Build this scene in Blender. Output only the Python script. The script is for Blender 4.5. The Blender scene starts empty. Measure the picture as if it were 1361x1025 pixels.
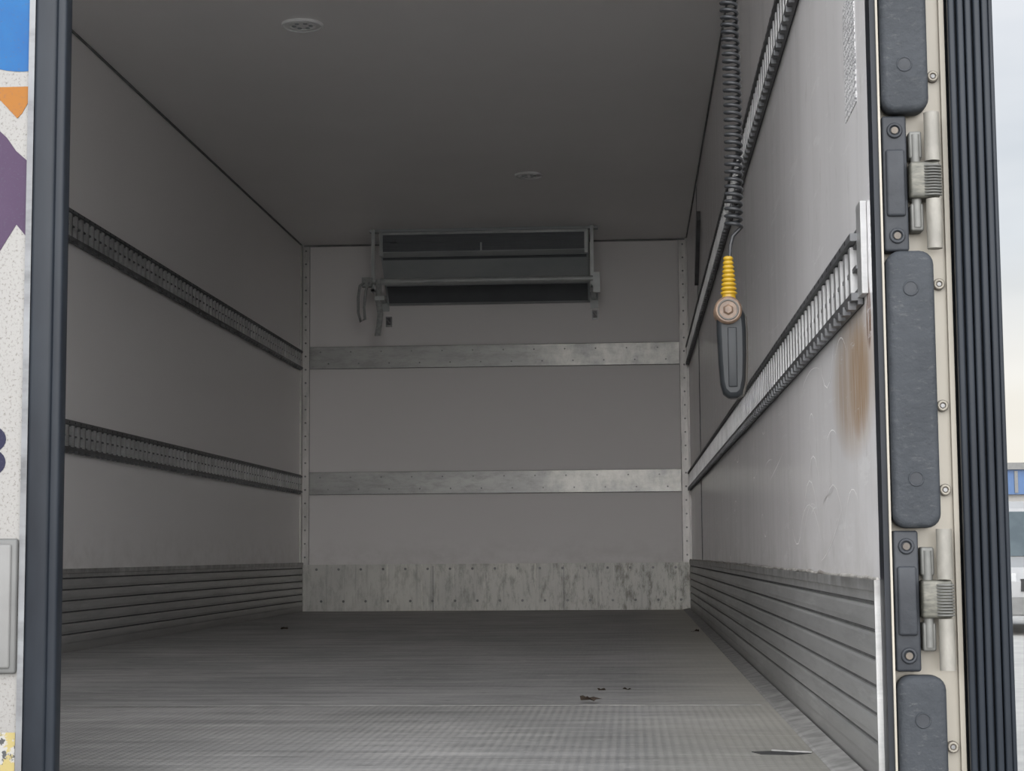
import bpy, bmesh, math, random
from mathutils import Vector, Matrix
random.seed(7)
S=bpy.context.scene
# ---------------------------------------------------------------- materials
def srgb(r,g,b,k=1.):
    f=lambda c:(c/255/12.92) if c/255<=0.04045 else ((c/255+0.055)/1.055)**2.4
    return (f(r)*k,f(g)*k,f(b)*k,1)
class NM:
    def __init__(s,name):
        s.m=bpy.data.materials.new(name); s.m.use_nodes=True
        s.n=s.m.node_tree.nodes; s.l=s.m.node_tree.links
        s.b=s.n['Principled BSDF']; s.tc=s.n.new('ShaderNodeTexCoord')
    def new(s,t,**k):
        n=s.n.new(t)
        for a,v in k.items(): setattr(n,a,v)
        return n
    def link(s,a,b): s.l.new(a,b)
    def coord(s,scale=(1,1,1),loc=(0,0,0)):
        m=s.new('ShaderNodeMapping'); m.inputs['Scale'].default_value=scale; m.inputs['Location'].default_value=loc
        s.link(s.tc.outputs['Object'],m.inputs['Vector']); return m.outputs['Vector']
    def noise(s,scale,stretch=(1,1,1),detail=5,rough=.6,loc=(0,0,0)):
        n=s.new('ShaderNodeTexNoise'); n.inputs['Scale'].default_value=scale
        n.inputs['Detail'].default_value=detail; n.inputs['Roughness'].default_value=rough
        s.link(s.coord(stretch,loc),n.inputs['Vector']); return n.outputs['Fac']
    def ramp(s,fac,a,b,ca=(0,0,0,1),cb=(1,1,1,1)):
        r=s.new('ShaderNodeValToRGB'); e=r.color_ramp.elements
        e[0].position=a;e[1].position=b;e[0].color=ca;e[1].color=cb
        s.link(fac,r.inputs['Fac']); return r.outputs['Color']
    def mix(s,fac,a,b,mode='MIX'):
        m=s.new('ShaderNodeMix',data_type='RGBA',blend_type=mode)
        if isinstance(fac,(int,float)): m.inputs[0].default_value=fac
        else: s.link(fac,m.inputs[0])
        for v,i in((a,6),(b,7)):
            if isinstance(v,tuple): m.inputs[i].default_value=v
            else: s.link(v,m.inputs[i])
        return m.outputs[2]
    def math(s,op,a,b=None,c=None):
        m=s.new('ShaderNodeMath',operation=op)
        for i,v in enumerate((a,b,c)):
            if v is None: continue
            if isinstance(v,(int,float)): m.inputs[i].default_value=v
            else: s.link(v,m.inputs[i])
        return m.outputs[0]
    def maprange(s,v,a,b,c=0.,d=1.):
        m=s.new('ShaderNodeMapRange')
        for i,q in enumerate((a,b,c,d)): m.inputs[i+1].default_value=q
        s.link(v,m.inputs[0]); return m.outputs[0]
    def base(s,c):
        if isinstance(c,tuple): s.b.inputs['Base Color'].default_value=c
        else: s.link(c,s.b.inputs['Base Color'])
    def bump(s,h,strength=.2,dist=.002):
        b=s.new('ShaderNodeBump'); b.inputs['Strength'].default_value=strength; b.inputs['Distance'].default_value=dist
        s.link(h,b.inputs['Height']); s.link(b.outputs[0],s.b.inputs['Normal'])
def simple(name,ca,cb,scale=8,stretch=(1,1,1),rough=.5,metal=0.,lo=.35,hi=.65,bump=0,bscale=60,spec=.5,k_=1.):
    k=NM(name); ca=tuple(c*k_ for c in ca[:3])+(1,); cb=tuple(c*k_ for c in cb[:3])+(1,)
    k.base(k.ramp(k.noise(scale,stretch),lo,hi,ca,cb))
    k.b.inputs['Roughness'].default_value=rough; k.b.inputs['Metallic'].default_value=metal
    k.b.inputs['Specular IOR Level'].default_value=spec
    if bump: k.bump(k.noise(bscale),bump)
    return k.m
def sep(k):
    n=k.new('ShaderNodeSeparateXYZ'); k.link(k.tc.outputs['Object'],n.inputs[0]); return n.outputs

def wallmat(name,col,col2,right=False,rough=.32):
    k=NM(name)
    c=k.mix(k.ramp(k.noise(1.2,(1,1,.4)),.3,.75),col,col2)
    x,y,z=sep(k)
    # grime just above the kick plate
    g=k.math('MULTIPLY',k.maprange(z,.48,.29),k.ramp(k.noise(7,(1,1,1.5),detail=7,rough=.7),.42,.72))
    c=k.mix(k.math('MULTIPLY',g,.35),c,(.42,.39,.35,1))
    if right:
        st=k.ramp(k.noise(4,(1,3.2,.12),detail=3),.45,.8)
        c=k.mix(k.math('MULTIPLY',st,.3),c,(.56,.54,.53,1))
        def blob(yc,zc,ry,rz,g=2.):
            a=k.math('POWER',k.math('ABSOLUTE',k.math('DIVIDE',k.math('SUBTRACT',y,yc),ry)),2)
            b=k.math('POWER',k.math('ABSOLUTE',k.math('DIVIDE',k.math('SUBTRACT',z,zc),rz)),2)
            n=k.new('ShaderNodeClamp'); k.link(k.math('MULTIPLY',k.math('SUBTRACT',1,k.math('ADD',a,b)),g),n.inputs[0]); return n.outputs[0]
        nz=k.ramp(k.noise(14,(1,2,.35),detail=4),.0,.55)
        f=k.math('MULTIPLY',blob(-7.93,.62,.32,.14,1.4),nz)
        c=k.mix(k.math('MULTIPLY',f,.85),c,(.56,.43,.32,1))
        f=k.math('MULTIPLY',blob(-8.00,.61,.14,.10,1.4),k.ramp(k.noise(25,(1,2,.35),detail=4),.1,.6))
        c=k.mix(k.math('MULTIPLY',f,.85),c,(.42,.27,.15,1))
        f2=k.math('MULTIPLY',blob(-8.13,.70,.03,.06),k.ramp(k.noise(30,(1,1,.3)),.4,.55))
        c=k.mix(f2,c,(.20,.08,.03,1))
        sc=k.ramp(k.noise(3.5,(1,1.2,9),detail=8,rough=.7),.60,.63)
        c=k.mix(k.math('MULTIPLY',sc,.4),c,(.97,.96,.95,1))
        sc=k.ramp(k.noise(3.0,(1,5,1.6),detail=8,rough=.7,loc=(1,5,3)),.60,.64)
        c=k.mix(k.math('MULTIPLY',sc,.3),c,(.55,.53,.51,1))
    k.base(c); k.b.inputs['Roughness'].default_value=rough
    return k.m
M={}
M['wall']=wallmat('panel_white',(.88,.855,.845,1),(.86,.835,.825,1))
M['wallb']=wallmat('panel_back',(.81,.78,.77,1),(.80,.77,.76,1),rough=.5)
M['wallr']=wallmat('panel_right',(.86,.84,.84,1),(.83,.81,.81,1),True,.24)
M['ceil']=simple('ceiling_panel',(.89,.87,.86,1),(.92,.90,.89,1),1.5,rough=.4)
def alu(name,ca,cb,dark,stretch,metal=.55,rough=.42,amount=.6,sc=1.):
    k=NM(name)
    c=k.mix(k.ramp(k.noise(3*sc,stretch),.35,.65),ca,cb)
    d=k.ramp(k.noise(6*sc,stretch,detail=8,rough=.72,loc=(3,1,7)),.48,.66)
    c=k.mix(k.math('MULTIPLY',d,amount),c,dark)
    d=k.ramp(k.noise(22,(1,1,.5),detail=6,rough=.7,loc=(9,1,7)),.6,.7)
    c=k.mix(k.math('MULTIPLY',d,amount*.6),c,dark)
    k.base(c); k.b.inputs['Metallic'].default_value=metal; k.b.inputs['Roughness'].default_value=rough
    k.bump(k.noise(40,stretch),.2,.001); return k.m
k=NM('kick_aluminium_back'); x,y,z=sep(k)
c=k.mix(k.ramp(k.noise(2.5,(1,1,.6)),.35,.65),(.46,.455,.435,1),(.58,.57,.53,1))
d=k.ramp(k.noise(14,(1.6,1,.5),detail=9,rough=.8,loc=(3,1,7)),.48,.62)
c=k.mix(k.math('MULTIPLY',d,k.maprange(x,.3,2.2,.3,.9)),c,(.13,.125,.10,1))
d=k.ramp(k.noise(9,(3.5,1,.15),detail=7,rough=.7,loc=(8,1,7)),.54,.66)
c=k.mix(k.math('MULTIPLY',d,.45),c,(.22,.215,.20,1))
d=k.ramp(k.noise(9,(3,1,.12),detail=7,rough=.7,loc=(18,1,7)),.58,.66)
c=k.mix(k.math('MULTIPLY',d,.5),c,(.85,.84,.77,1))
k.base(c); k.b.inputs['Metallic'].default_value=.35; k.b.inputs['Roughness'].default_value=.5; M['kickb']=k.m
k=NM('kick_aluminium_side'); x,y,z=sep(k)
c=k.mix(k.ramp(k.noise(3,(1,.35,2)),.35,.65),(.48,.48,.475,1),(.42,.42,.415,1))
d=k.ramp(k.noise(5,(1,.5,5),detail=9,rough=.75,loc=(3,1,7)),.46,.66)
c=k.mix(k.math('MULTIPLY',d,.35),c,(.20,.20,.20,1))
d=k.ramp(k.noise(4,(1,.5,7),detail=9,rough=.75,loc=(13,1,7)),.56,.66)
c=k.mix(k.math('MULTIPLY',d,.35),c,(.68,.68,.67,1))
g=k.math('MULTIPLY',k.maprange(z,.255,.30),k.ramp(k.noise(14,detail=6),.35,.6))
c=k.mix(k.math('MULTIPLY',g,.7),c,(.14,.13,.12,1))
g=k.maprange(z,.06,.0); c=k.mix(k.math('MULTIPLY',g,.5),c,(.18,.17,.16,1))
k.base(c); k.b.inputs['Metallic'].default_value=.55; k.b.inputs['Roughness'].default_value=.42; M['kick']=k.m
k=NM('rail_galvanised_back'); x,y,z=sep(k)
c=k.mix(k.ramp(k.noise(3,(.6,1,4)),.35,.65),(.37,.37,.36,1),(.31,.31,.305,1))
d=k.ramp(k.noise(8,(1,1,3),detail=8,rough=.75,loc=(3,1,7)),.46,.62)
c=k.mix(k.math('MULTIPLY',d,.45),c,(.18,.18,.17,1))
d=k.math('MULTIPLY',k.maprange(x,1.35,1.6,.1,1.),k.ramp(k.noise(5,(1.4,1,.9),detail=8,rough=.7),.38,.62))  # brighter right part: reflection painted into the rail colour
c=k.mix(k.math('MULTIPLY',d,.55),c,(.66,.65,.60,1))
k.base(c); k.b.inputs['Metallic'].default_value=.5; k.b.inputs['Roughness'].default_value=.40; M['railb']=k.m
M['rail']=alu('rail_galvanised',(.42,.42,.42,1),(.28,.28,.28,1),(.10,.10,.10,1),(1,1.5,3),rough=.45,amount=.4)
M['raild']=alu('rail_dark',(.17,.175,.18,1),(.12,.12,.125,1),(.06,.06,.06,1),(1,1.5,3),rough=.5)
M['slat']=alu('rail_slat',(.54,.54,.54,1),(.40,.40,.40,1),(.2,.2,.2,1),(1,1.5,3),rough=.4,amount=.3)
M['black']=simple('recess_black',(.015,.015,.016,1),(.035,.035,.035,1),20,rough=.8)
M['groove']=simple('groove_dark',(.07,.07,.068,1),(.12,.12,.118,1),20,rough=.8)  # dark grey for the strips along the kick plate grooves
M['corner']=alu('corner_angle',(.62,.60,.58,1),(.52,.51,.49,1),(.25,.25,.24,1),(3,3,.6),metal=.3,amount=.5)
M['rivet']=simple('rivet_steel',(.10,.10,.10,1),(.2,.2,.2,1),40,rough=.4,metal=.6)
M['caulk']=simple('sealant_white',(.55,.53,.50,1),(.22,.20,.18,1),22,rough=.6)
M['scratch']=simple('scratch_white',(.90,.89,.87,1),(.80,.79,.77,1),22,rough=.6)
M['scuff']=simple('scuff_grey',(.40,.38,.37,1),(.52,.50,.49,1),22,rough=.6)
M['seam']=simple('floor_seam',(.34,.33,.32,1),(.18,.18,.17,1),20,rough=.6)
M['gap']=simple('joint_dark',(.14,.14,.14,1),(.24,.24,.24,1),12,rough=.7)
# floor
k=NM('floor_antislip')
x,y,z=sep(k)
c=k.mix(k.ramp(k.noise(1.6,(1,.8,1),detail=7),.35,.68),(.205,.205,.20,1),(.31,.305,.30,1))
c=k.mix(k.math('MULTIPLY',k.ramp(k.noise(3,(.5,3.5,1),detail=8,rough=.72,loc=(2,5,0)),.45,.66),.7),c,(.095,.095,.093,1))
c=k.mix(k.math('MULTIPLY',k.ramp(k.noise(6,(.35,2.6,1),detail=9,rough=.78,loc=(12,5,0)),.52,.66),.6),c,(.46,.45,.43,1))
c=k.mix(k.math('MULTIPLY',k.ramp(k.noise(40,(.6,1,1),detail=6,rough=.75,loc=(5,5,0)),.58,.66),.4),c,(.55,.54,.51,1))
c=k.mix(k.math('MULTIPLY',k.ramp(k.noise(22,(.5,1,1),detail=6,rough=.75,loc=(15,5,0)),.56,.68),.55),c,(.07,.07,.07,1))
c=k.mix(k.math('MULTIPLY',k.maprange(k.math('ADD',x,k.math('MULTIPLY',k.noise(2.5),.25)),2.15,2.5),.65),c,(.44,.42,.36,1))
ch=k.new('ShaderNodeTexVoronoi'); ch.inputs['Scale'].default_value=62; ch.inputs['Randomness'].default_value=0
k.link(k.coord((1,1,.001)),ch.inputs['Vector'])
dots=k.ramp(ch.outputs['Distance'],.25,.42,(1,1,1,1),(0,0,0,1))
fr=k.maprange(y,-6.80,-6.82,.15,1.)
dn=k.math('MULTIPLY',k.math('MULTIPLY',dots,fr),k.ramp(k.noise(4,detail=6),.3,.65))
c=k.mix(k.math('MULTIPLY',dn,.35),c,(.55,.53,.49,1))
hs=k.new('ShaderNodeHueSaturation'); k.link(c,hs.inputs['Color']); k.link(k.maprange(y,-5.0,-8.2,1.5,.62),hs.inputs['Value'])  # colour darkens towards the door to offset the stronger light there
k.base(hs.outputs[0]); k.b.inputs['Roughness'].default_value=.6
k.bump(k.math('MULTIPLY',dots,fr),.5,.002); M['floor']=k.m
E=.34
M['plastic']=simple('rubber_black',(.016,.018,.022,1),(.030,.033,.038,1),12,rough=.55,bump=.3,bscale=120,spec=.3)
k=NM('buffer_rubber')
c=k.mix(k.ramp(k.noise(6),.3,.7),(.020,.023,.027,1),(.036,.040,.046,1))
c=k.mix(k.math('MULTIPLY',k.ramp(k.noise(60,(1,1,2.5),detail=8,rough=.8),.56,.70),.6),c,(.09,.09,.09,1))
k.base(c); k.b.inputs['Roughness'].default_value=.7; k.b.inputs['Specular IOR Level'].default_value=.3; k.bump(k.noise(70,detail=8),.7,.004); M['buffer']=k.m
M['seal']=simple('seal_rubber',(.006,.008,.012,1),(.014,.018,.024,1),8,(1,1,.3),rough=.45,spec=.25)
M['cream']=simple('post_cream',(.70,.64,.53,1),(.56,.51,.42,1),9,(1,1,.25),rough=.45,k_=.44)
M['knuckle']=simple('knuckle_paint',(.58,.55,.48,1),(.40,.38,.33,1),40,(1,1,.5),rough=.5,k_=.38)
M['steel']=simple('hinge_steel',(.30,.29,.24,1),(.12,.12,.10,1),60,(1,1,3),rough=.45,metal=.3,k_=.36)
M['greysteel']=simple('pin_grey',(.42,.42,.39,1),(.28,.28,.26,1),25,rough=.5,metal=.2,k_=.30)
M['bolt']=simple('bolt_brown',(.16,.13,.10,1),(.1,.085,.07,1),50,rough=.5,metal=.2,k_=.6)
k=NM('door_paint_white')
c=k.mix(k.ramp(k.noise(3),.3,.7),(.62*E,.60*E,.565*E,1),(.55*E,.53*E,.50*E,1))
c=k.mix(k.math('MULTIPLY',k.ramp(k.noise(240,detail=3,rough=.7),.54,.66),.8),c,(.22*E,.19*E,.15*E,1))
k.base(c); k.b.inputs['Roughness'].default_value=.45; M['paint']=k.m
def graphic(n,a,b):
    k=NM(n); c=k.ramp(k.noise(6),.3,.7,a,b)
    c=k.mix(k.math('MULTIPLY',k.ramp(k.noise(260,detail=3,rough=.7),.58,.68),.4),c,(.05,.05,.07,1))
    k.base(c); k.b.inputs['Roughness'].default_value=.5; k.b.inputs['Specular IOR Level'].default_value=.25; return k.m
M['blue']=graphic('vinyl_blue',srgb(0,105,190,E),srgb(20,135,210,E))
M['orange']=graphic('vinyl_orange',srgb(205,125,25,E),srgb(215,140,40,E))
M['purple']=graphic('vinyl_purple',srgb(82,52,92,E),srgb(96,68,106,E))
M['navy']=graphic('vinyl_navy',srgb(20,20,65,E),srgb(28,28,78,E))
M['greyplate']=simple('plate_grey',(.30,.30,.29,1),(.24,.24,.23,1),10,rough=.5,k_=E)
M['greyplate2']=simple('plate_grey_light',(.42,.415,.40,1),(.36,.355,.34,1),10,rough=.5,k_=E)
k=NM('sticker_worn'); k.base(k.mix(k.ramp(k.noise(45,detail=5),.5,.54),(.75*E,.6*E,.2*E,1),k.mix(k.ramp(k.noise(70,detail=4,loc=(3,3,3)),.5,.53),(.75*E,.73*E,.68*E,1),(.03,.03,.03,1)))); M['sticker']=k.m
M['cable']=simple('cable_black',(.014,.015,.017,1),(.026,.027,.029,1),20,rough=.38,spec=.35)
M['yellow']=simple('gland_yellow',(.80,.50,.015,1),(.72,.42,.01,1),20,rough=.45,k_=.40)
M['beige']=simple('plug_beige',(.50,.33,.22,1),(.26,.17,.12,1),60,rough=.5,k_=.34)
M['handset']=simple('handset_grey',(.008,.0095,.0105,1),(.015,.017,.019,1),15,(1,1,.4),rough=.42,spec=.25)
M['handside']=simple('handset_edge',(.075,.07,.062,1),(.05,.046,.04,1),25,rough=.5)
M['evdark']=simple('evaporator_dark',(.10,.11,.12,1),(.12,.13,.14,1),6,rough=.5)
M['evgrey']=simple('evaporator_grey',(.36,.39,.40,1),(.42,.445,.45,1),4,rough=.5)
M['evtube']=simple('guard_tube',(.50,.52,.51,1),(.38,.40,.40,1),9,rough=.4,metal=.2)
M['strap']=simple('strap_webbing',(.40,.41,.40,1),(.28,.29,.28,1),80,rough=.8)
M['lamp']=simple('lamp_lens',(.85,.85,.84,1),(.78,.78,.78,1),9,rough=.3)
M['leaf']=simple('leaf_dry',(.03,.022,.016,1),(.06,.045,.035,1),60,rough=.9,spec=.2)
k=NM('label_print'); w=k.new('ShaderNodeTexWave',wave_type='BANDS',bands_direction='Z'); w.inputs['Scale'].default_value=28; w.inputs['Distortion'].default_value=9; w.inputs['Detail Scale'].default_value=6
k.link(k.coord((1,1,1)),w.inputs['Vector']); k.base(k.ramp(w.outputs['Fac'],.25,.4,(.16,.16,.17,1),(.82,.81,.81,1))); M['label']=k.m
M['asphalt']=simple('asphalt',(.30,.295,.28,1),(.38,.37,.35,1),3,rough=.9,bump=.3)
M['vanwhite']=simple('van_paint',(.62,.62,.62,1),(.68,.68,.68,1),2,rough=.3,k_=.38)
M['glass']=simple('dark_glass',(.08,.10,.11,1),(.14,.17,.18,1),1,rough=.08,k_=.6)
M['tyre']=simple('tyre',(.02,.02,.02,1),(.03,.03,.03,1),9,rough=.8,spec=.2)
M['bwall']=simple('building_cladding',(.62,.60,.55,1),(.55,.53,.5,1),1,rough=.7,k_=.4)
M['bblue']=simple('building_blue',(.03,.11,.30,1),(.06,.16,.36,1),1,rough=.5,k_=.45)
M['headl']=simple('headlamp',(.6,.62,.63,1),(.75,.75,.75,1),4,rough=.1,k_=.4)

# ---------------------------------------------------------------- mesh builder
class Bd:
    def __init__(s): s.v=[];s.f=[];s.mi=[];s.sm=[];s.ms=[]
    def m(s,n):
        if n not in s.ms: s.ms.append(n)
        return s.ms.index(n)
    def add(s,vs,fs,mat,smooth=False):
        o=len(s.v); s.v+= [tuple(v) for v in vs]; i=s.m(mat)
        for f in fs: s.f.append(tuple(o+a for a in f)); s.mi.append(i); s.sm.append(smooth)
    def box(s,x0,x1,y0,y1,z0,z1,mat):
        v=[(x,y,z) for x in(x0,x1) for y in(y0,y1) for z in(z0,z1)]
        s.add(v,[(0,1,3,2),(4,6,7,5),(0,4,5,1),(2,3,7,6),(0,2,6,4),(1,5,7,3)],mat)
    def rbox(s,x0,x1,y0,y1,z0,z1,mat,r=.005,seg=3,axis=None):
        b=bmesh.new(); bmesh.ops.create_cube(b,size=1)
        for v in b.verts: v.co=Vector(((x0+x1)/2+v.co.x*(x1-x0),(y0+y1)/2+v.co.y*(y1-y0),(z0+z1)/2+v.co.z*(z1-z0)))
        if axis is not None:
            es=[e for e in b.edges if abs((e.verts[0].co-e.verts[1].co).normalized()[axis])>.9]
            bmesh.ops.bevel(b,geom=es,offset=r,segments=5,affect='EDGES',profile=.5)
            r2=min(r*.45,.012)
            es=[e for e in b.edges if abs((e.verts[0].co-e.verts[1].co).normalized()[axis])<.1 and e.calc_face_angle(0)>.8]
            bmesh.ops.bevel(b,geom=es,offset=r2,segments=3,affect='EDGES',profile=.5)
        else: bmesh.ops.bevel(b,geom=b.edges[:],offset=r,segments=seg,affect='EDGES',profile=.5)
        bmesh.ops.recalc_face_normals(b,faces=b.faces)
        b.verts.index_update(); s.add([v.co for v in b.verts],[[v.index for v in f.verts] for f in b.faces],mat,True); b.free()
    def tube(s,pts,r,mat,seg=10,caps=True,smooth=True):
        pts=[Vector(p) for p in pts]; n=len(pts); vs=[]
        rs=r if isinstance(r,(list,tuple)) else [r]*n
        up=None
        for i,p in enumerate(pts):
            t=(pts[min(i+1,n-1)]-pts[max(i-1,0)]).normalized()
            if up is None:
                up=Vector((0,0,1)) if abs(t.z)<.9 else Vector((1,0,0))
            a=up-t*up.dot(t); a.normalize(); up=a; b=t.cross(a)
            for j in range(seg):
                w=2*math.pi*j/seg; vs.append(p+(a*math.cos(w)+b*math.sin(w))*rs[i])
        fs=[(i*seg+j,i*seg+(j+1)%seg,(i+1)*seg+(j+1)%seg,(i+1)*seg+j) for i in range(n-1) for j in range(seg)]
        s.add(vs,fs,mat,smooth)
        if caps:
            s.add(vs[:seg],[tuple(range(seg))[::-1]],mat); s.add(vs[-seg:],[tuple(range(seg))],mat)
    def cyl(s,p0,p1,r,mat,seg=16): s.tube([p0,p1],r,mat,seg)
    def prism(s,poly,axis,a0,a1,mat,smooth=False):
        def mk(u,w,a):
            l=[u,w]; l.insert(axis,a); return tuple(l)
        n=len(poly); v=[mk(u,w,a0) for u,w in poly]+[mk(u,w,a1) for u,w in poly]
        s.add(v,[(i,(i+1)%n,n+(i+1)%n,n+i) for i in range(n)],mat,smooth)
        s.add(v,[tuple(range(n))[::-1],tuple(range(n,2*n))],mat)
    def make(s,name,parent=None):
        me=bpy.data.meshes.new(name); me.from_pydata(s.v,[],s.f)
        for n in s.ms: me.materials.append(M[n])
        me.polygons.foreach_set('material_index',s.mi); me.polygons.foreach_set('use_smooth',s.sm)
        b=bmesh.new(); b.from_mesh(me); bmesh.ops.recalc_face_normals(b,faces=b.faces); b.to_mesh(me); b.free()
        me.update(); o=bpy.data.objects.new(name,me); S.collection.objects.link(o)
        if parent: o.parent=parent
        return o
def empty(name,loc=(0,0,0)):
    e=bpy.data.objects.new(name,None); S.collection.objects.link(e); e.empty_display_size=.05; return e

W=2.4; H=2.275; YF=-8.25; G=-1.15
# ---------------------------------------------------------------- shell
b=Bd(); b.box(-.08,W+.08,YF,.08,-.10,0,'floor'); b.make('floor')
b=Bd(); b.box(-.08,W+.08,YF,.08,H,H+.08,'ceil'); b.make('ceiling')
b=Bd(); b.box(-.08,0,YF,.08,0,H,'wall'); b.make('wall_left')
b=Bd(); b.box(W,W+.08,YF,.08,0,H,'wallr'); b.make('wall_right')
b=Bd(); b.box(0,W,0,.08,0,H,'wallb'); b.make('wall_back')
def kick(name,side):
    b=Bd(); zk=.298
    prof=[(0,0),(.014,0),(.014,.02)]
    z=.03; gz=[]
    for g in range(6):
        prof+=[(.014,z),(.0155,z+.006),(.0155,z+.026),(.014,z+.030),(.009,z+.031),(.009,z+.036),(.014,z+.037)]; gz.append(z+.031); z+=.040
    prof+=[(.014,z+.010),(.017,z+.012),(.017,zk),(0,zk)]
    if side=='l': p=[(d,zz) for d,zz in prof]
    else: p=[(W-d,zz) for d,zz in prof]
    b.prism(p,1,YF+.008,-.001,'kick')
    for z in gz:
        xa,xb=(.0092,.0105) if side=='l' else (W-.0105,W-.0092)
        b.box(xa,xb,YF+.009,-.002,z+.0002,z+.0048,'groove')
    if side=='l': b.box(.0005,.018,YF+.003,YF+.008,0,zk,'kick')
    else: b.box(W-.018,W-.0005,YF+.003,YF+.008,0,zk,'kick')
    return b
b=kick('baseboard_left','l'); b.make('baseboard_left')
b=kick('baseboard_right','r'); b.make('baseboard_right')
b=Bd(); b.box(.012,W-.012,-.012,-.0005,.0,.283,'kickb')
b.box(.012,W-.012,-.016,-.012,.272,.284,'kickb')
for i in range(17):
    x=.1+i*(W-.2)/16
    for z in (.255,.06):
        b.cyl((x+(.03 if z<.1 else 0),-.017,z),(x+(.03 if z<.1 else 0),-.011,z),.008,'rivet',10)
for x in (.82,1.62): b.box(x-.002,x+.002,-.0128,-.012,0,.272,'rivet')
b.make('baseboard_back')
def corner(name,x0,x1,sx):
    b=Bd(); b.box(x0,x1,-.008,-.0005,.284,H-.002,'corner')
    b.box(sx-.004,sx+.004,-.06,-.0005,.30,H-.002,'corner')
    xm=(x0+x1)/2
    for i in range(24):
        z=.33+i*.083; b.cyl((xm,-.011,z),(xm,-.007,z),.006,'rivet',8)
    for xe in (x0+.001,x1-.001): b.box(xe-.0015,xe+.0015,-.0095,-.008,.284,H-.002,'gap')
    b.make(name)
corner('trim_1',.001,.052,.005); corner('trim_2',W-.056,W-.001,W-.005)
b=Bd(); b.box(.0005,.008,YF+.01,-.001,H-.008,H-.0005,'gap'); b.make('trim_3')
b=Bd(); b.box(W-.007,W-.0005,YF+.01,-.001,H-.007,H-.0005,'gap'); b.make('trim_4')
b=Bd(); b.box(.014,W-.014,-.010,-.0005,H-.010,H-.0005,'gap'); b.make('trim_5')
b=Bd()
pts=[(W-.012,YF+.01+i*.06,.300+random.uniform(-.002,.002)) for i in range(137)]
b.tube(pts,[random.uniform(.002,.005) for _ in pts],'caulk',6); b.make('trim_6')
b=Bd(); b.prism([(W-.060,.0005),(W-.019,.0005),(W-.019,.010),(W-.055,.003)],1,YF+.01,-.02,'seam'); b.make('trim_7')
b=Bd(); b.box(W-.004,W-.0003,-1.66,-1.645,.302,H-.012,'gap'); b.make('trim_8')
b=Bd(); b.box(.02,W-.08,-6.812,-6.806,.0003,.0012,'seam'); b.make('trim_9')
# scratches in the right wall panel (flat slivers on the wall surface)
rs=random.Random(11); b=Bd()
def scr(y,z,ln,ang,bend,wd,mat):
    n=8; L=[];R=[]
    for i in range(n+1):
        t=i/n; a=ang+bend*(t-.5)
        yy=y+ln*(t-.5)*math.cos(a); zz=z+ln*(t-.5)*math.sin(a)+bend*ln*.25*(t-.5)**2
        hw=wd*math.sin(math.pi*min(max(t,.03),.97))
        L.append((W-.0006,yy,zz+hw)); R.append((W-.0006,yy,zz-hw))
    b.add(L+R,[(i,i+1,n+2+i,n+1+i) for i in range(n)],mat)
for i in range(26):
    scr(rs.uniform(-7.9,-4.5),rs.uniform(.33,.72),rs.uniform(.08,.45),rs.uniform(-.35,.15),rs.uniform(-1.2,1.2),rs.uniform(.0006,.0016),'scratch')
for i in range(10):
    scr(rs.uniform(-8.0,-6.6),rs.uniform(.88,1.25),rs.uniform(.05,.2),rs.uniform(1.0,1.9),rs.uniform(-.5,.5),rs.uniform(.0005,.001),'scuff')
for i in range(8):
    scr(rs.uniform(-7.9,-6.0),rs.uniform(.33,.6),rs.uniform(.05,.25),rs.uniform(-.5,.3),rs.uniform(-.8,.8),rs.uniform(.0005,.0012),'scuff')
b.make('wall_scratches')

# lashing rails -----------------------------------------------------------
def side_rail(side,z0,z1,yend):
    b=Bd(); s=1 if side=='l' else -1; x0=0 if side=='l' else W
    def bx(d0,d1,ya,yb,za,zb,m):
        xa,xb=sorted((x0+s*d0,x0+s*d1)); b.box(xa,xb,ya,yb,za,zb,m)
    bx(.0008,.003,yend,-.062,z0,z1,'black')
    for za,zb in((z1-.024,z1),(z0,z0+.024)):
        bx(.003,.010,yend,-.062,za,zb,'raild')
        bx(.010,.020,yend,-.062,za+.006,zb-.006,'raild')
    bx(.003,.012,yend,-.062,(z0+z1)/2-.003,(z0+z1)/2+.003,'raild')
    y=-.1
    while y>yend+.04:
        bx(.003,.015,y-.024,y,z0+.02,z1-.02,'slat')
        bx(.0205,.0208,y-.010,y-.002,z1-.014,z1-.008,'black')
        bx(.010,.0225,y-.045,y-.020,z0-.005,z0+.008,'raild')
        y-=.066
    if side=='r' and z0<1:
        bx(.0008,.010,yend-.05,yend,z0+.01,z1+.035,'slat')
    b.make('cargo_lashing_rail')
side_rail('l',1.484,1.608,-8.1); side_rail('l',.719,.836,-8.1)
side_rail('r',1.484,1.608,-8.1); side_rail('r',.719,.836,-8.09)
def back_rail(z0,z1):
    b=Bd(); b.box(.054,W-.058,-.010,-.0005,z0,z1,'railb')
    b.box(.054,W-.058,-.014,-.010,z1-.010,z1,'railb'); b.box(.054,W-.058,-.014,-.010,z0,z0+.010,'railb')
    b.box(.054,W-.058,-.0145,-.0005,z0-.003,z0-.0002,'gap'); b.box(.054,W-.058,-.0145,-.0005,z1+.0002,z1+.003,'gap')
    x=.12
    while x<W-.1:
        b.cyl((x,-.0125,z1-.03),(x,-.009,z1-.03),.005,'rivet',8)
        b.cyl((x+.05,-.0125,z0+.03),(x+.05,-.009,z0+.03),.005,'rivet',8)
        x+=.19
    b.make('cargo_lashing_rail')
back_rail(1.497,1.63); back_rail(.716,.85)

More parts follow.
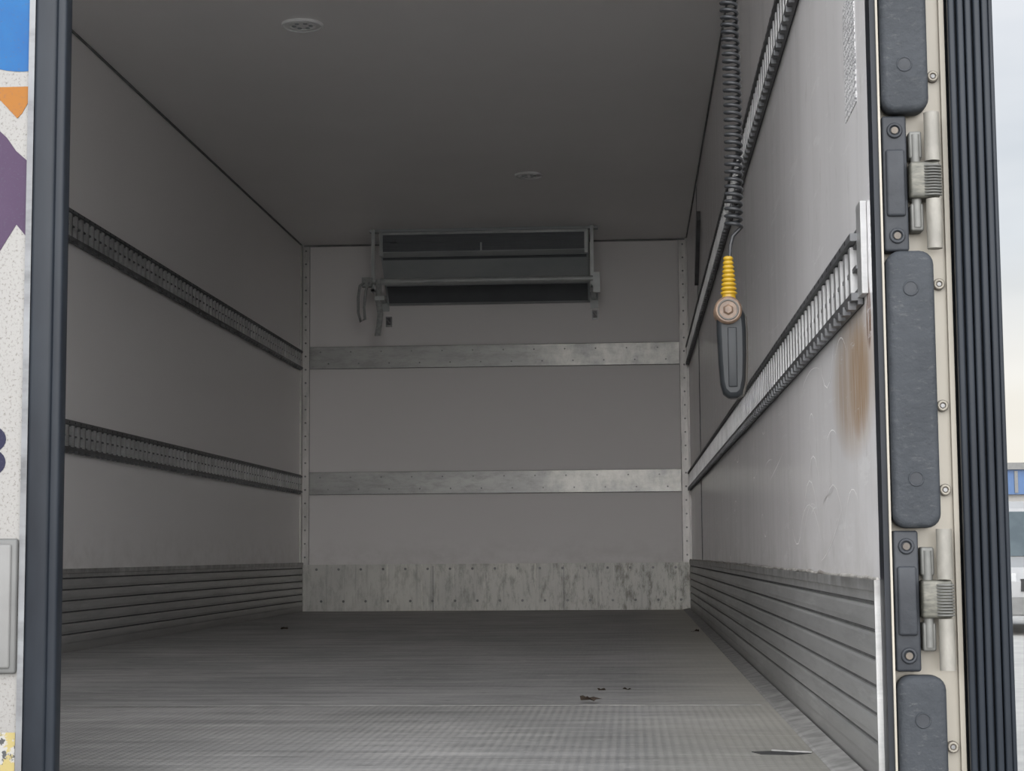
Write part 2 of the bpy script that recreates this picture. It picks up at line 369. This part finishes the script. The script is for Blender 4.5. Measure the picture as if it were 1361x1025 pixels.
# evaporator -----------------------------------------------------------
ev=empty('refrigeration_evaporator')
b=Bd()
x0,x1=.555,1.80
prof=[(-.46,H-.004),(-.46,2.14),(-.40,2.12),(-.10,1.885),(-.001,1.885),(-.001,H-.004)]
b.prism(prof,0,x0,x1,'evgrey')
b.box(x0+.02,x1-.02,-.468,-.46,2.145,2.25,'evdark')
for i in range(3): b.box(x0+.02,x1-.02,-.474,-.466,2.165+i*.03,2.172+i*.03,'evdark')
b.box(x0+.0,x0+.02,-.475,-.44,2.12,H-.004,'evtube'); b.box(x1-.02,x1,-.475,-.44,2.12,H-.004,'evtube')
b.box(x0,x1,-.478,-.45,2.245,2.262,'evtube')
b.box(.50,1.86,-.50,-.44,H-.016,H-.001,'evgrey')
b.box(.62,.66,-.474,-.466,2.17,2.22,'evdark')
b.box(1.16,1.17,-.482,-.474,2.14,2.19,'evtube')
def sl(t,off): return (-.40+.30*t-off*.6,2.12-.235*t-off*.8)
for t0,t1,m in((.62,.98,'evdark'),(.0,.04,'evdark')):
    a=sl(t0,.0);c=sl(t1,.0);d=sl(t1,.006);e=sl(t0,.006); b.prism([a,c,d,e],0,x0+.01,x1-.01,m)
b.make('housing',ev)
b=Bd()
b.tube([(.49,-.52,1.955),(1.85,-.52,1.955)],.019,'evtube',12)
for x in(.525,1.825):
    b.box(x-.010,x+.010,-.53,-.515,1.90,H-.002,'evtube')
    b.box(x-.012,x+.012,-.53,-.001,1.90,1.915,'evtube')
    b.box(x-.025,x+.025,-.012,-.0005,1.85,1.95,'evtube')
b.box(.46,.52,-.545,-.50,1.925,1.98,'strap'); b.box(1.83,1.87,-.54,-.50,1.87,1.99,'evtube')
b.make('guard_bar',ev)
b=Bd()
def ribbon(pts,w,mat):
    vs=[];fs=[]
    for i,(x,y,z) in enumerate(pts): vs+=[(x-w/2,y,z),(x+w/2,y,z),(x+w/2,y+.003,z),(x-w/2,y+.003,z)]
    for i in range(len(pts)-1):
        o=i*4
        for j in range(4): fs.append((o+j,o+(j+1)%4,o+4+(j+1)%4,o+4+j))
    b.add(vs,fs,mat,True)
b.tube([(.475,-.55,1.95),(.450,-.55,1.93),(.44,-.55,1.86),(.44,-.55,1.77),(.455,-.55,1.715),(.48,-.55,1.73),(.475,-.55,1.80),(.485,-.55,1.90),(.50,-.55,1.95)],.008,'strap',6)
ribbon([(.56,-.555,1.97),(.565,-.557,1.90),(.56,-.555,1.84),(.572,-.555,1.76),(.565,-.555,1.69),(.555,-.555,1.63)],.034,'strap')
b.box(.54,.60,-.565,-.548,1.84,1.865,'evtube')
b.make('lashing_strap',ev)
for x,z in((.548,1.785),(1.83,1.81)):
    b=Bd(); b.box(x-.02,x+.02,-.006,-.0005,z-.032,z+.032,'rail'); b.box(x-.012,x+.012,-.03,-.006,z-.02,z+.02,'raild')
    b.tube([(x-.01,-.03,z+.012),(x,-.05,z+.0),(x+.01,-.03,z-.012)],.004,'rail',6); b.make('wall_hook')

# ceiling lights
for (x,y,r) in((.86,-4.585,.076),(1.536,-1.939,.074)):
    b=Bd(); n=32
    b.cyl((x,y,H-.0005),(x,y,H-.006),r,'lamp',n)
    ring=[(x+math.cos(a)*r*.93,y+math.sin(a)*r*.93,H-.007) for a in [2*math.pi*i/n for i in range(n+1)]]
    b.tube(ring,.005,'lamp',6,caps=False)
    ring=[(x+math.cos(a)*r*.62,y+math.sin(a)*r*.62,H-.007) for a in [2*math.pi*i/n for i in range(n+1)]]
    b.tube(ring,.003,'lamp',6,caps=False)
    for i in range(6):
        a=i*math.pi/3; b.cyl((x+math.cos(a)*r*.4,y+math.sin(a)*r*.4,H-.009),(x+math.cos(a)*r*.4,y+math.sin(a)*r*.4,H-.006),.008,'evgrey',10)
    b.make('ceiling_light')

b=Bd(); b.prism([(-2.10,1.99),(-1.72,1.72),(-1.70,1.73),(-1.72,1.80),(-1.98,2.02),(-2.08,2.04)],0,W-.02,W-.0005,'raild'); b.make('dark_wall_strip')  # slanted dark strip on the right wall, part not identified
b=Bd(); b.box(W-.0012,W-.0003,-8.06,-7.92,1.045,1.24,'label'); b.make('wall_label')
def leaf(x,y,s):
    b=Bd(); pts=[]
    for i in range(10):
        a=i*2*math.pi/10; rr=s*(.6+.5*random.random()); pts.append((x+math.cos(a)*rr*1.6,y+math.sin(a)*rr,.004+random.random()*s*.9))
    b.add([(x,y,.003+s*.3)]+pts,[(0,i+1,(i+1)%10+1) for i in range(10)],'leaf'); b.make('dry_leaf')
leaf(1.938,-6.754,.016); leaf(1.96,-6.44,.008); leaf(2.02,-6.42,.008); leaf(.443,-2.751,.014); leaf(2.30,-3.2,.016)
b=Bd(); pts=[(2.235,-7.75),(2.25,-7.79),(2.30,-7.795),(2.335,-7.77),(2.30,-7.755),(2.27,-7.74)]
b.prism(pts,2,.0004,.0014,'black')
b.tube([(p[0],p[1],.002) for p in pts[3:]],.002,'seam',6)
b.make('floor_tear')

# ---------------------------------------------------------------- left rear door (closed)
YD=-8.30
d1=empty('door_1')
b=Bd()
b.box(-.10,1.150,YD,YD+.028,-.06,2.36,'paint')
b.make('panel',d1)
b=Bd()
b.box(1.150,1.159,YD-.004,YD+.028,-.06,2.36,'raild')
b.rbox(1.159,1.193,YD-.006,YD+.028,-.06,2.36,'seal',.006)
b.rbox(1.190,1.206,YD-.002,YD+.028,-.06,2.36,'seal',.005)
b.make('edge_seal',d1)
def flat(name,poly,mat,y=YD-.0008):
    b=Bd(); b.prism(poly,1,y,YD-.0001,mat); b.make(name,d1)
cl=[(1.14+.14*math.cos(a),1.20+.14*math.sin(a)) for a in [math.radians(d) for d in range(180,360,5)]]
cl=[p for p in cl if p[0]<1.149]+[(1.149,1.0605),(1.149,1.25),(1.0,1.25)]
flat('blue_disc',cl,'blue')
flat('orange_shape',[(1.06,1.037),(1.149,1.037),(1.149,1.012),(1.140,.996),(1.133,.989),(1.107,1.017),(1.06,.99)],'orange')
flat('purple_shape',[(1.03,.99),(1.100,.977),(1.118,.960),(1.132,.94),(1.149,.925),(1.149,.812),(1.135,.829),(1.111,.790),(1.03,.70)],'purple')
for zc in(.511,.477):
    b=Bd(); n=24
    v=[(1.100+math.cos(2*math.pi*i/n)*r,YD-.0006,zc+math.sin(2*math.pi*i/n)*r*.8) for r in(.012,.026) for i in range(n)]
    b.add(v,[(i,(i+1)%n,n+(i+1)%n,n+i) for i in range(n)],'navy'); b.make('letter_ring',d1)
b=Bd()
b.rbox(.95,1.149,YD-.010,YD-.0005,.172,.366,'greyplate',.004)
b.rbox(.96,1.141,YD-.014,YD-.009,.180,.358,'greyplate2',.003)
b.cyl((1.118,YD-.017,.335),(1.118,YD-.012,.335),.004,'rivet',12)
b.make('handle_plate',d1)
b=Bd(); b.box(1.02,1.148,YD-.0008,YD-.0001,-.02,.088,'sticker'); b.make('warning_sticker',d1)

# ---------------------------------------------------------------- right rear frame
b=Bd()
b.box(W+.002,W+.100,YF-.02,YF,-.12,2.40,'cream')
b.box(W-.010,W-.002,YF-.045,YF-.001,-.12,2.26,'seal')
b.box(W-.002,W+.001,YF-.05,YF-.02,-.12,2.40,'cream')
b.box(W+.092,W+.099,YF-.03,YF-.02,-.12,2.40,'cream')
for z in(1.30,1.025,.72,.545,.425,.065,-.05,1.6,1.9,2.2):
    b.cyl((W+.0815,YF-.026,z),(W+.0815,YF-.02,z),.0085,'bolt',16)
    b.tube([(W+.0815+.006*math.cos(i*math.pi/6),YF-.027,z+.006*math.sin(i*math.pi/6)) for i in range(13)],.0018,'cream',6,caps=False)
    b.cyl((W+.0815,YF-.0275,z),(W+.0815,YF-.026,z),.003,'rivet',8)
b.make('rear_door_frame_post')
b=Bd(); b.box(-.08,W+.001,YF-.02,YF,H+.0,H+.12,'cream'); b.make('rear_frame_header')
b=Bd(); b.box(-.08,W,YF-.02,YF-.0005,-.2,-.065,'raild'); b.make('rear_frame_sill')
def buffer(z0,z1,dims):
    b=Bd(); b.rbox(W+.003,W+.070,YD-.010,YF-.0205,z0,z1,'buffer',.020,axis=1)
    for z in dims:
        n=20; ring=[(W+.036+math.cos(2*math.pi*i/n)*.010,YD-.010,z+math.sin(2*math.pi*i/n)*.010) for i in range(n+1)]
        b.tube(ring,.0014,'buffer',6,caps=False); b.cyl((W+.036,YD-.0103,z),(W+.036,YD-.009,z),.009,'plastic',16)
    b.make('rubber_buffer')
buffer(.966,1.36,(1.035,1.29)); buffer(.371,.765,(.71,.44)); buffer(-.22,.166,(.105,-.15))
YB=YF-.0205
def hinge(z0,z1):
    b=Bd(); zc=(z0+z1)/2
    b.rbox(W+.003,W+.038,YD+.002,YB,z0,z1,'plastic',.004)
    b.rbox(W+.007,W+.034,YD-.004,YD+.006,z0+.05,z1-.05,'plastic',.004)
    for z in(z0+.022,z1-.022):
        n=16; b.tube([(W+.021+math.cos(2*math.pi*i/n)*.009,YD+.001,z+math.sin(2*math.pi*i/n)*.009) for i in range(n+1)],.0025,'plastic',6,caps=False)
        b.cyl((W+.021,YD-.001,z),(W+.021,YD+.004,z),.005,'bolt',12)
    b.cyl((W+.050,YD+.004,zc-.065),(W+.050,YD+.004,zc+.070),.007,'greysteel',12)
    b.rbox(W+.041,W+.059,YD+.000,YB,zc-.07,zc-.03,'greysteel',.003)
    b.rbox(W+.041,W+.059,YD+.000,YB,zc+.035,zc+.075,'greysteel',.003)
    b.cyl((W+.073,YD-.002,zc+.03),(W+.073,YD-.002,z1+.002),.011,'knuckle',16)
    b.cyl((W+.073,YD-.002,z0+.002),(W+.073,YD-.002,zc-.025),.011,'knuckle',16)
    b.rbox(W+.040,W+.082,YD-.010,YB,zc-.024,zc+.029,'steel',.004)
    for i in range(11):
        z=zc-.020+i*.0042; n=10
        b.tube([(W+.071+math.cos(a)*.0125,YD-.004+math.sin(a)*.0105,z) for a in [math.pi+math.pi*i2/n for i2 in range(n+1)]],.0015,'greysteel',5)
    b.make('door_hinge')
hinge(.7655,.9627); hinge(.171,.3675)
X0=W+.105
d2=empty('door_2')
b=Bd()
b.box(X0+.004,X0+.054,YD+.02,YD+1.24,-.06,2.36,'paint')
b.make('panel',d2)
b=Bd()
for i in range(5):
    xa=X0-.004+i*.0118
    b.rbox(xa,xa+.0095,YD-.004-.003*(i%2),YD+.02,-.06,2.36,'seal',.0032)
b.box(X0-.004,X0+.060,YD+.008,YD+.02,-.06,2.36,'seal')
b.rbox(X0+.053,X0+.060,YD+.0,YD+.05,-.06,2.36,'seal',.003)
b.make('edge_seal',d2)

# ---------------------------------------------------------------- remote control on a coiled cable
e=empty('tail_lift_remote_control')
Xc,Yc=2.197,-8.0
b=Bd(); pts=[]; turns=108; zt,zb=2.17,.860
for i in range(turns*14+1):
    t=i/(turns*14); a=2*math.pi*turns*t
    cx=Xc+.008+.004*math.sin(t*9)
    pts.append((cx+.0125*math.cos(a),Yc+.0125*math.sin(a),zt+(zb-zt)*t))
b.tube(pts,.0031,'cable',7)
b.tube([pts[0],(Xc,Yc,zt+.03),(Xc,Yc,H-.002)],.004,'cable',8)
b.box(Xc-.02,Xc+.02,Yc-.02,Yc+.02,H-.02,H-.0006,'plastic')
b.tube([pts[-1],(Xc+.008,Yc,.845),(Xc+.004,Yc,.83),(Xc+.002,Yc,.80)],.0030,'cable',8)
b.make('coiled_cable',e)
b=Bd()
n=9
for i in range(n):
    z=.812-i*.0070; r=.0075+.0006*i
    b.tube([(Xc,Yc,z),(Xc,Yc,z-.0022),(Xc,Yc,z-.0045),(Xc,Yc,z-.0068)],[r*.8,r*1.08,r*1.08,r*.8],'yellow',16)
b.tube([(Xc,Yc,.752),(Xc,Yc,.735)],.011,'yellow',16)
b.make('cable_gland',e)
b=Bd()
b.tube([(Xc-.003,Yc-.030,.722),(Xc-.003,Yc-.027,.722),(Xc-.003,Yc+.012,.722)],[.019,.022,.022],'beige',28)
n=24; b.tube([(Xc-.003+.0155*math.cos(2*math.pi*i/n),Yc-.0305,.722+.0155*math.sin(2*math.pi*i/n)) for i in range(n+1)],.0014,'handside',6,caps=False)
b.tube([(Xc-.003,Yc-.034,.722),(Xc-.003,Yc-.030,.722)],[.006,.009],'beige',6)
b.make('plug',e)
b=Bd()
out=[(-.0205,.725),(-.0205,.690),(-.0185,.640),(-.016,.605),(-.012,.590),(-.003,.583),(.010,.583),(.018,.588),(.0235,.610),(.0255,.650),(.0255,.690),(.024,.715),(.016,.735),(-.012,.735)]
def shell(outl,yf,yb,inset,mat):
    cx=sum(p[0] for p in outl)/len(outl); cz=sum(p[1] for p in outl)/len(outl)
    rings=[]
    for y,sc in((yf,1-inset),(yf+.002,1-inset*.45),(yf+.006,1),(yb-.004,1),(yb,1-inset)):
        rings.append([(Xc+cx+(p[0]-cx)*sc,y,cz+(p[1]-cz)*(1-(1-sc)*.4)) for p in outl])
    n=len(outl); v=[p for r in rings for p in r]
    fs=[(i*n+j,i*n+(j+1)%n,(i+1)*n+(j+1)%n,(i+1)*n+j) for i in range(4) for j in range(n)]
    b.add(v,fs,mat,True); b.add(rings[0],[tuple(range(n))[::-1]],mat); b.add(rings[4],[tuple(range(n))],mat)
shell(out,Yc-.020,Yc+.010,.3,'handset')
shell([(p[0]*1.03+.0035,p[1]*1.0) for p in out],Yc+.004,Yc+.018,.1,'handside')
b.rbox(Xc-.004,Xc+.010,Yc-.0225,Yc-.019,.600,.695,'handset',.0015)
b.make('handset',e)

# ---------------------------------------------------------------- outside
b=Bd(); b.box(-90,110,-60,160,G-.1,G,'asphalt'); b.make('ground')
e=empty('delivery_van'); vx,vy=9.35,21.0
b=Bd()
side=[(vy,G+.35),(vy-.08,G+.95),(vy+.15,G+1.2),(vy+.95,G+1.38),(vy+1.75,G+2.28),(vy+2.1,G+2.42),(vy+5.4,G+2.45),(vy+5.5,G+.35)]
b.prism(side,0,vx-1.0,vx+1.0,'vanwhite')
b.prism([(vy+.97,G+1.385),(vy+1.70,G+2.20),(vy+1.67,G+2.22),(vy+.93,G+1.40)],0,vx-.88,vx+.88,'glass')
for s in(-1,1):
    xs=sorted((vx+s*1.0,vx+s*1.012)); b.prism([(vy+1.2,G+1.42),(vy+2.4,G+1.42),(vy+2.4,G+2.15),(vy+1.85,G+2.15)],0,xs[0],xs[1],'glass')
    b.box(min(vx+s*1.02,vx+s*1.22),max(vx+s*1.02,vx+s*1.22),vy+1.1,vy+1.22,G+1.4,G+1.75,'tyre')
    b.box(min(vx+s*.58,vx+s*.95),max(vx+s*.58,vx+s*.95),vy-.07,vy+.1,G+.88,G+1.10,'headl')
b.box(vx-.5,vx+.5,vy-.08,vy+.02,G+.78,G+1.0,'tyre'); b.box(vx-.98,vx+.98,vy-.12,vy+.05,G+.38,G+.68,'greyplate')
b.box(vx-.26,vx+.26,vy-.135,vy-.12,G+.48,G+.6,'caulk')
b.make('body',e)
for i,(s,yy) in enumerate(((-1,.95),(1,.95),(-1,4.5),(1,4.5))):
    b=Bd(); xo=vx+s*.99; xi=vx+s*.76; b.cyl((xi,vy+yy,G+.34),(xo,vy+yy,G+.34),.34,'tyre',28); b.cyl((xo,vy+yy,G+.34),(xo+s*.02,vy+yy,G+.34),.2,'greysteel',20); b.make('wheel_%d'%(i+1),e)
b=Bd()
bx,by=8,55
b.box(bx,bx+34,by,by+14,G,G+4.2,'bwall'); b.box(bx-.2,bx+34.2,by-.25,by+14.2,G+3.55,G+4.45,'bblue'); b.box(bx-.4,bx+34.4,by-.4,by+14.4,G+4.45,G+4.7,'greyplate')
for i in range(10):
    b.box(bx+1+i*3.3,bx+3+i*3.3,by-.06,by,G+1.0,G+2.6,'glass'); b.box(bx+.8+i*3.3,bx+3.2+i*3.3,by-.1,by-.02,G+2.6,G+2.75,'greyplate')
for i in range(68): b.box(bx+i*.5,bx+i*.5+.12,by-.29,by-.25,G+3.6,G+4.4,'greyplate')
b.make('warehouse_building')

# ---------------------------------------------------------------- light
wd=bpy.data.worlds.new('sky'); S.world=wd; wd.use_nodes=True; n=wd.node_tree.nodes; l=wd.node_tree.links
bg=n['Background']; tc=n.new('ShaderNodeTexCoord'); sp=n.new('ShaderNodeSeparateXYZ'); l.new(tc.outputs['Generated'],sp.inputs[0])
r=n.new('ShaderNodeValToRGB'); l.new(sp.outputs[2],r.inputs[0]); e0=r.color_ramp.elements
e0[0].position=0; e0[0].color=(.82,.77,.66,1); e0[1].position=1; e0[1].color=(.55,.62,.72,1)
x=e0.new(.09); x.color=(.84,.82,.77,1); x=e0.new(.17); x.color=(.64,.68,.72,1); x=e0.new(.32); x.color=(.70,.73,.78,1)
ns=n.new('ShaderNodeTexNoise'); ns.inputs['Scale'].default_value=5; ns.inputs['Detail'].default_value=4; mp=n.new('ShaderNodeMapping'); mp.inputs['Scale'].default_value=(1,1,4); l.new(tc.outputs['Generated'],mp.inputs[0]); l.new(mp.outputs[0],ns.inputs[0])
mx=n.new('ShaderNodeMix'); mx.data_type='RGBA'; mx.blend_type='OVERLAY'; mx.inputs[0].default_value=.45; l.new(r.outputs[0],mx.inputs[6]); l.new(ns.outputs['Fac'],mx.inputs[7]); l.new(mx.outputs[2],bg.inputs[0])
bg.inputs[1].default_value=1.1
def sun(name,en,ang,d,col=(1,.975,.94)):
    s_=bpy.data.lights.new(name,'SUN'); s_.energy=en; s_.angle=math.radians(ang); s_.color=col
    so=bpy.data.objects.new(name,s_); S.collection.objects.link(so)
    so.rotation_euler=Vector(d).to_track_quat('-Z','Y').to_euler()
sun('fill_sun_back',.92,26,(-.05,1,-.03),(1,.96,.93))  # added fill sun, aimed through the doorway to brighten the back wall
sun('fill_sun_wide',10.8,116,(-.12,1,-.15),(.98,.985,1))  # added wide fill sun from behind the camera, lifts the whole interior

# ---------------------------------------------------------------- camera
cd=bpy.data.cameras.new('camera'); cam=bpy.data.objects.new('camera',cd); S.collection.objects.link(cam)
r1=Vector((.997696,.067477,-.007092)); r2=Vector((-.013482,.094727,-.995412)); r3=Vector((-.066497,.993214,.095419))
m=Matrix((( r1.x,-r2.x,-r3.x,2.03644),(r1.y,-r2.y,-r3.y,-10.82115),(r1.z,-r2.z,-r3.z,.33768),(0,0,0,1)))
cam.matrix_world=m; cd.sensor_width=36; cd.lens=2346.53/1361*36; cd.clip_start=.05; cd.clip_end=500
S.camera=cam
S.view_settings.view_transform='Standard'; S.view_settings.look='None'; S.view_settings.exposure=0
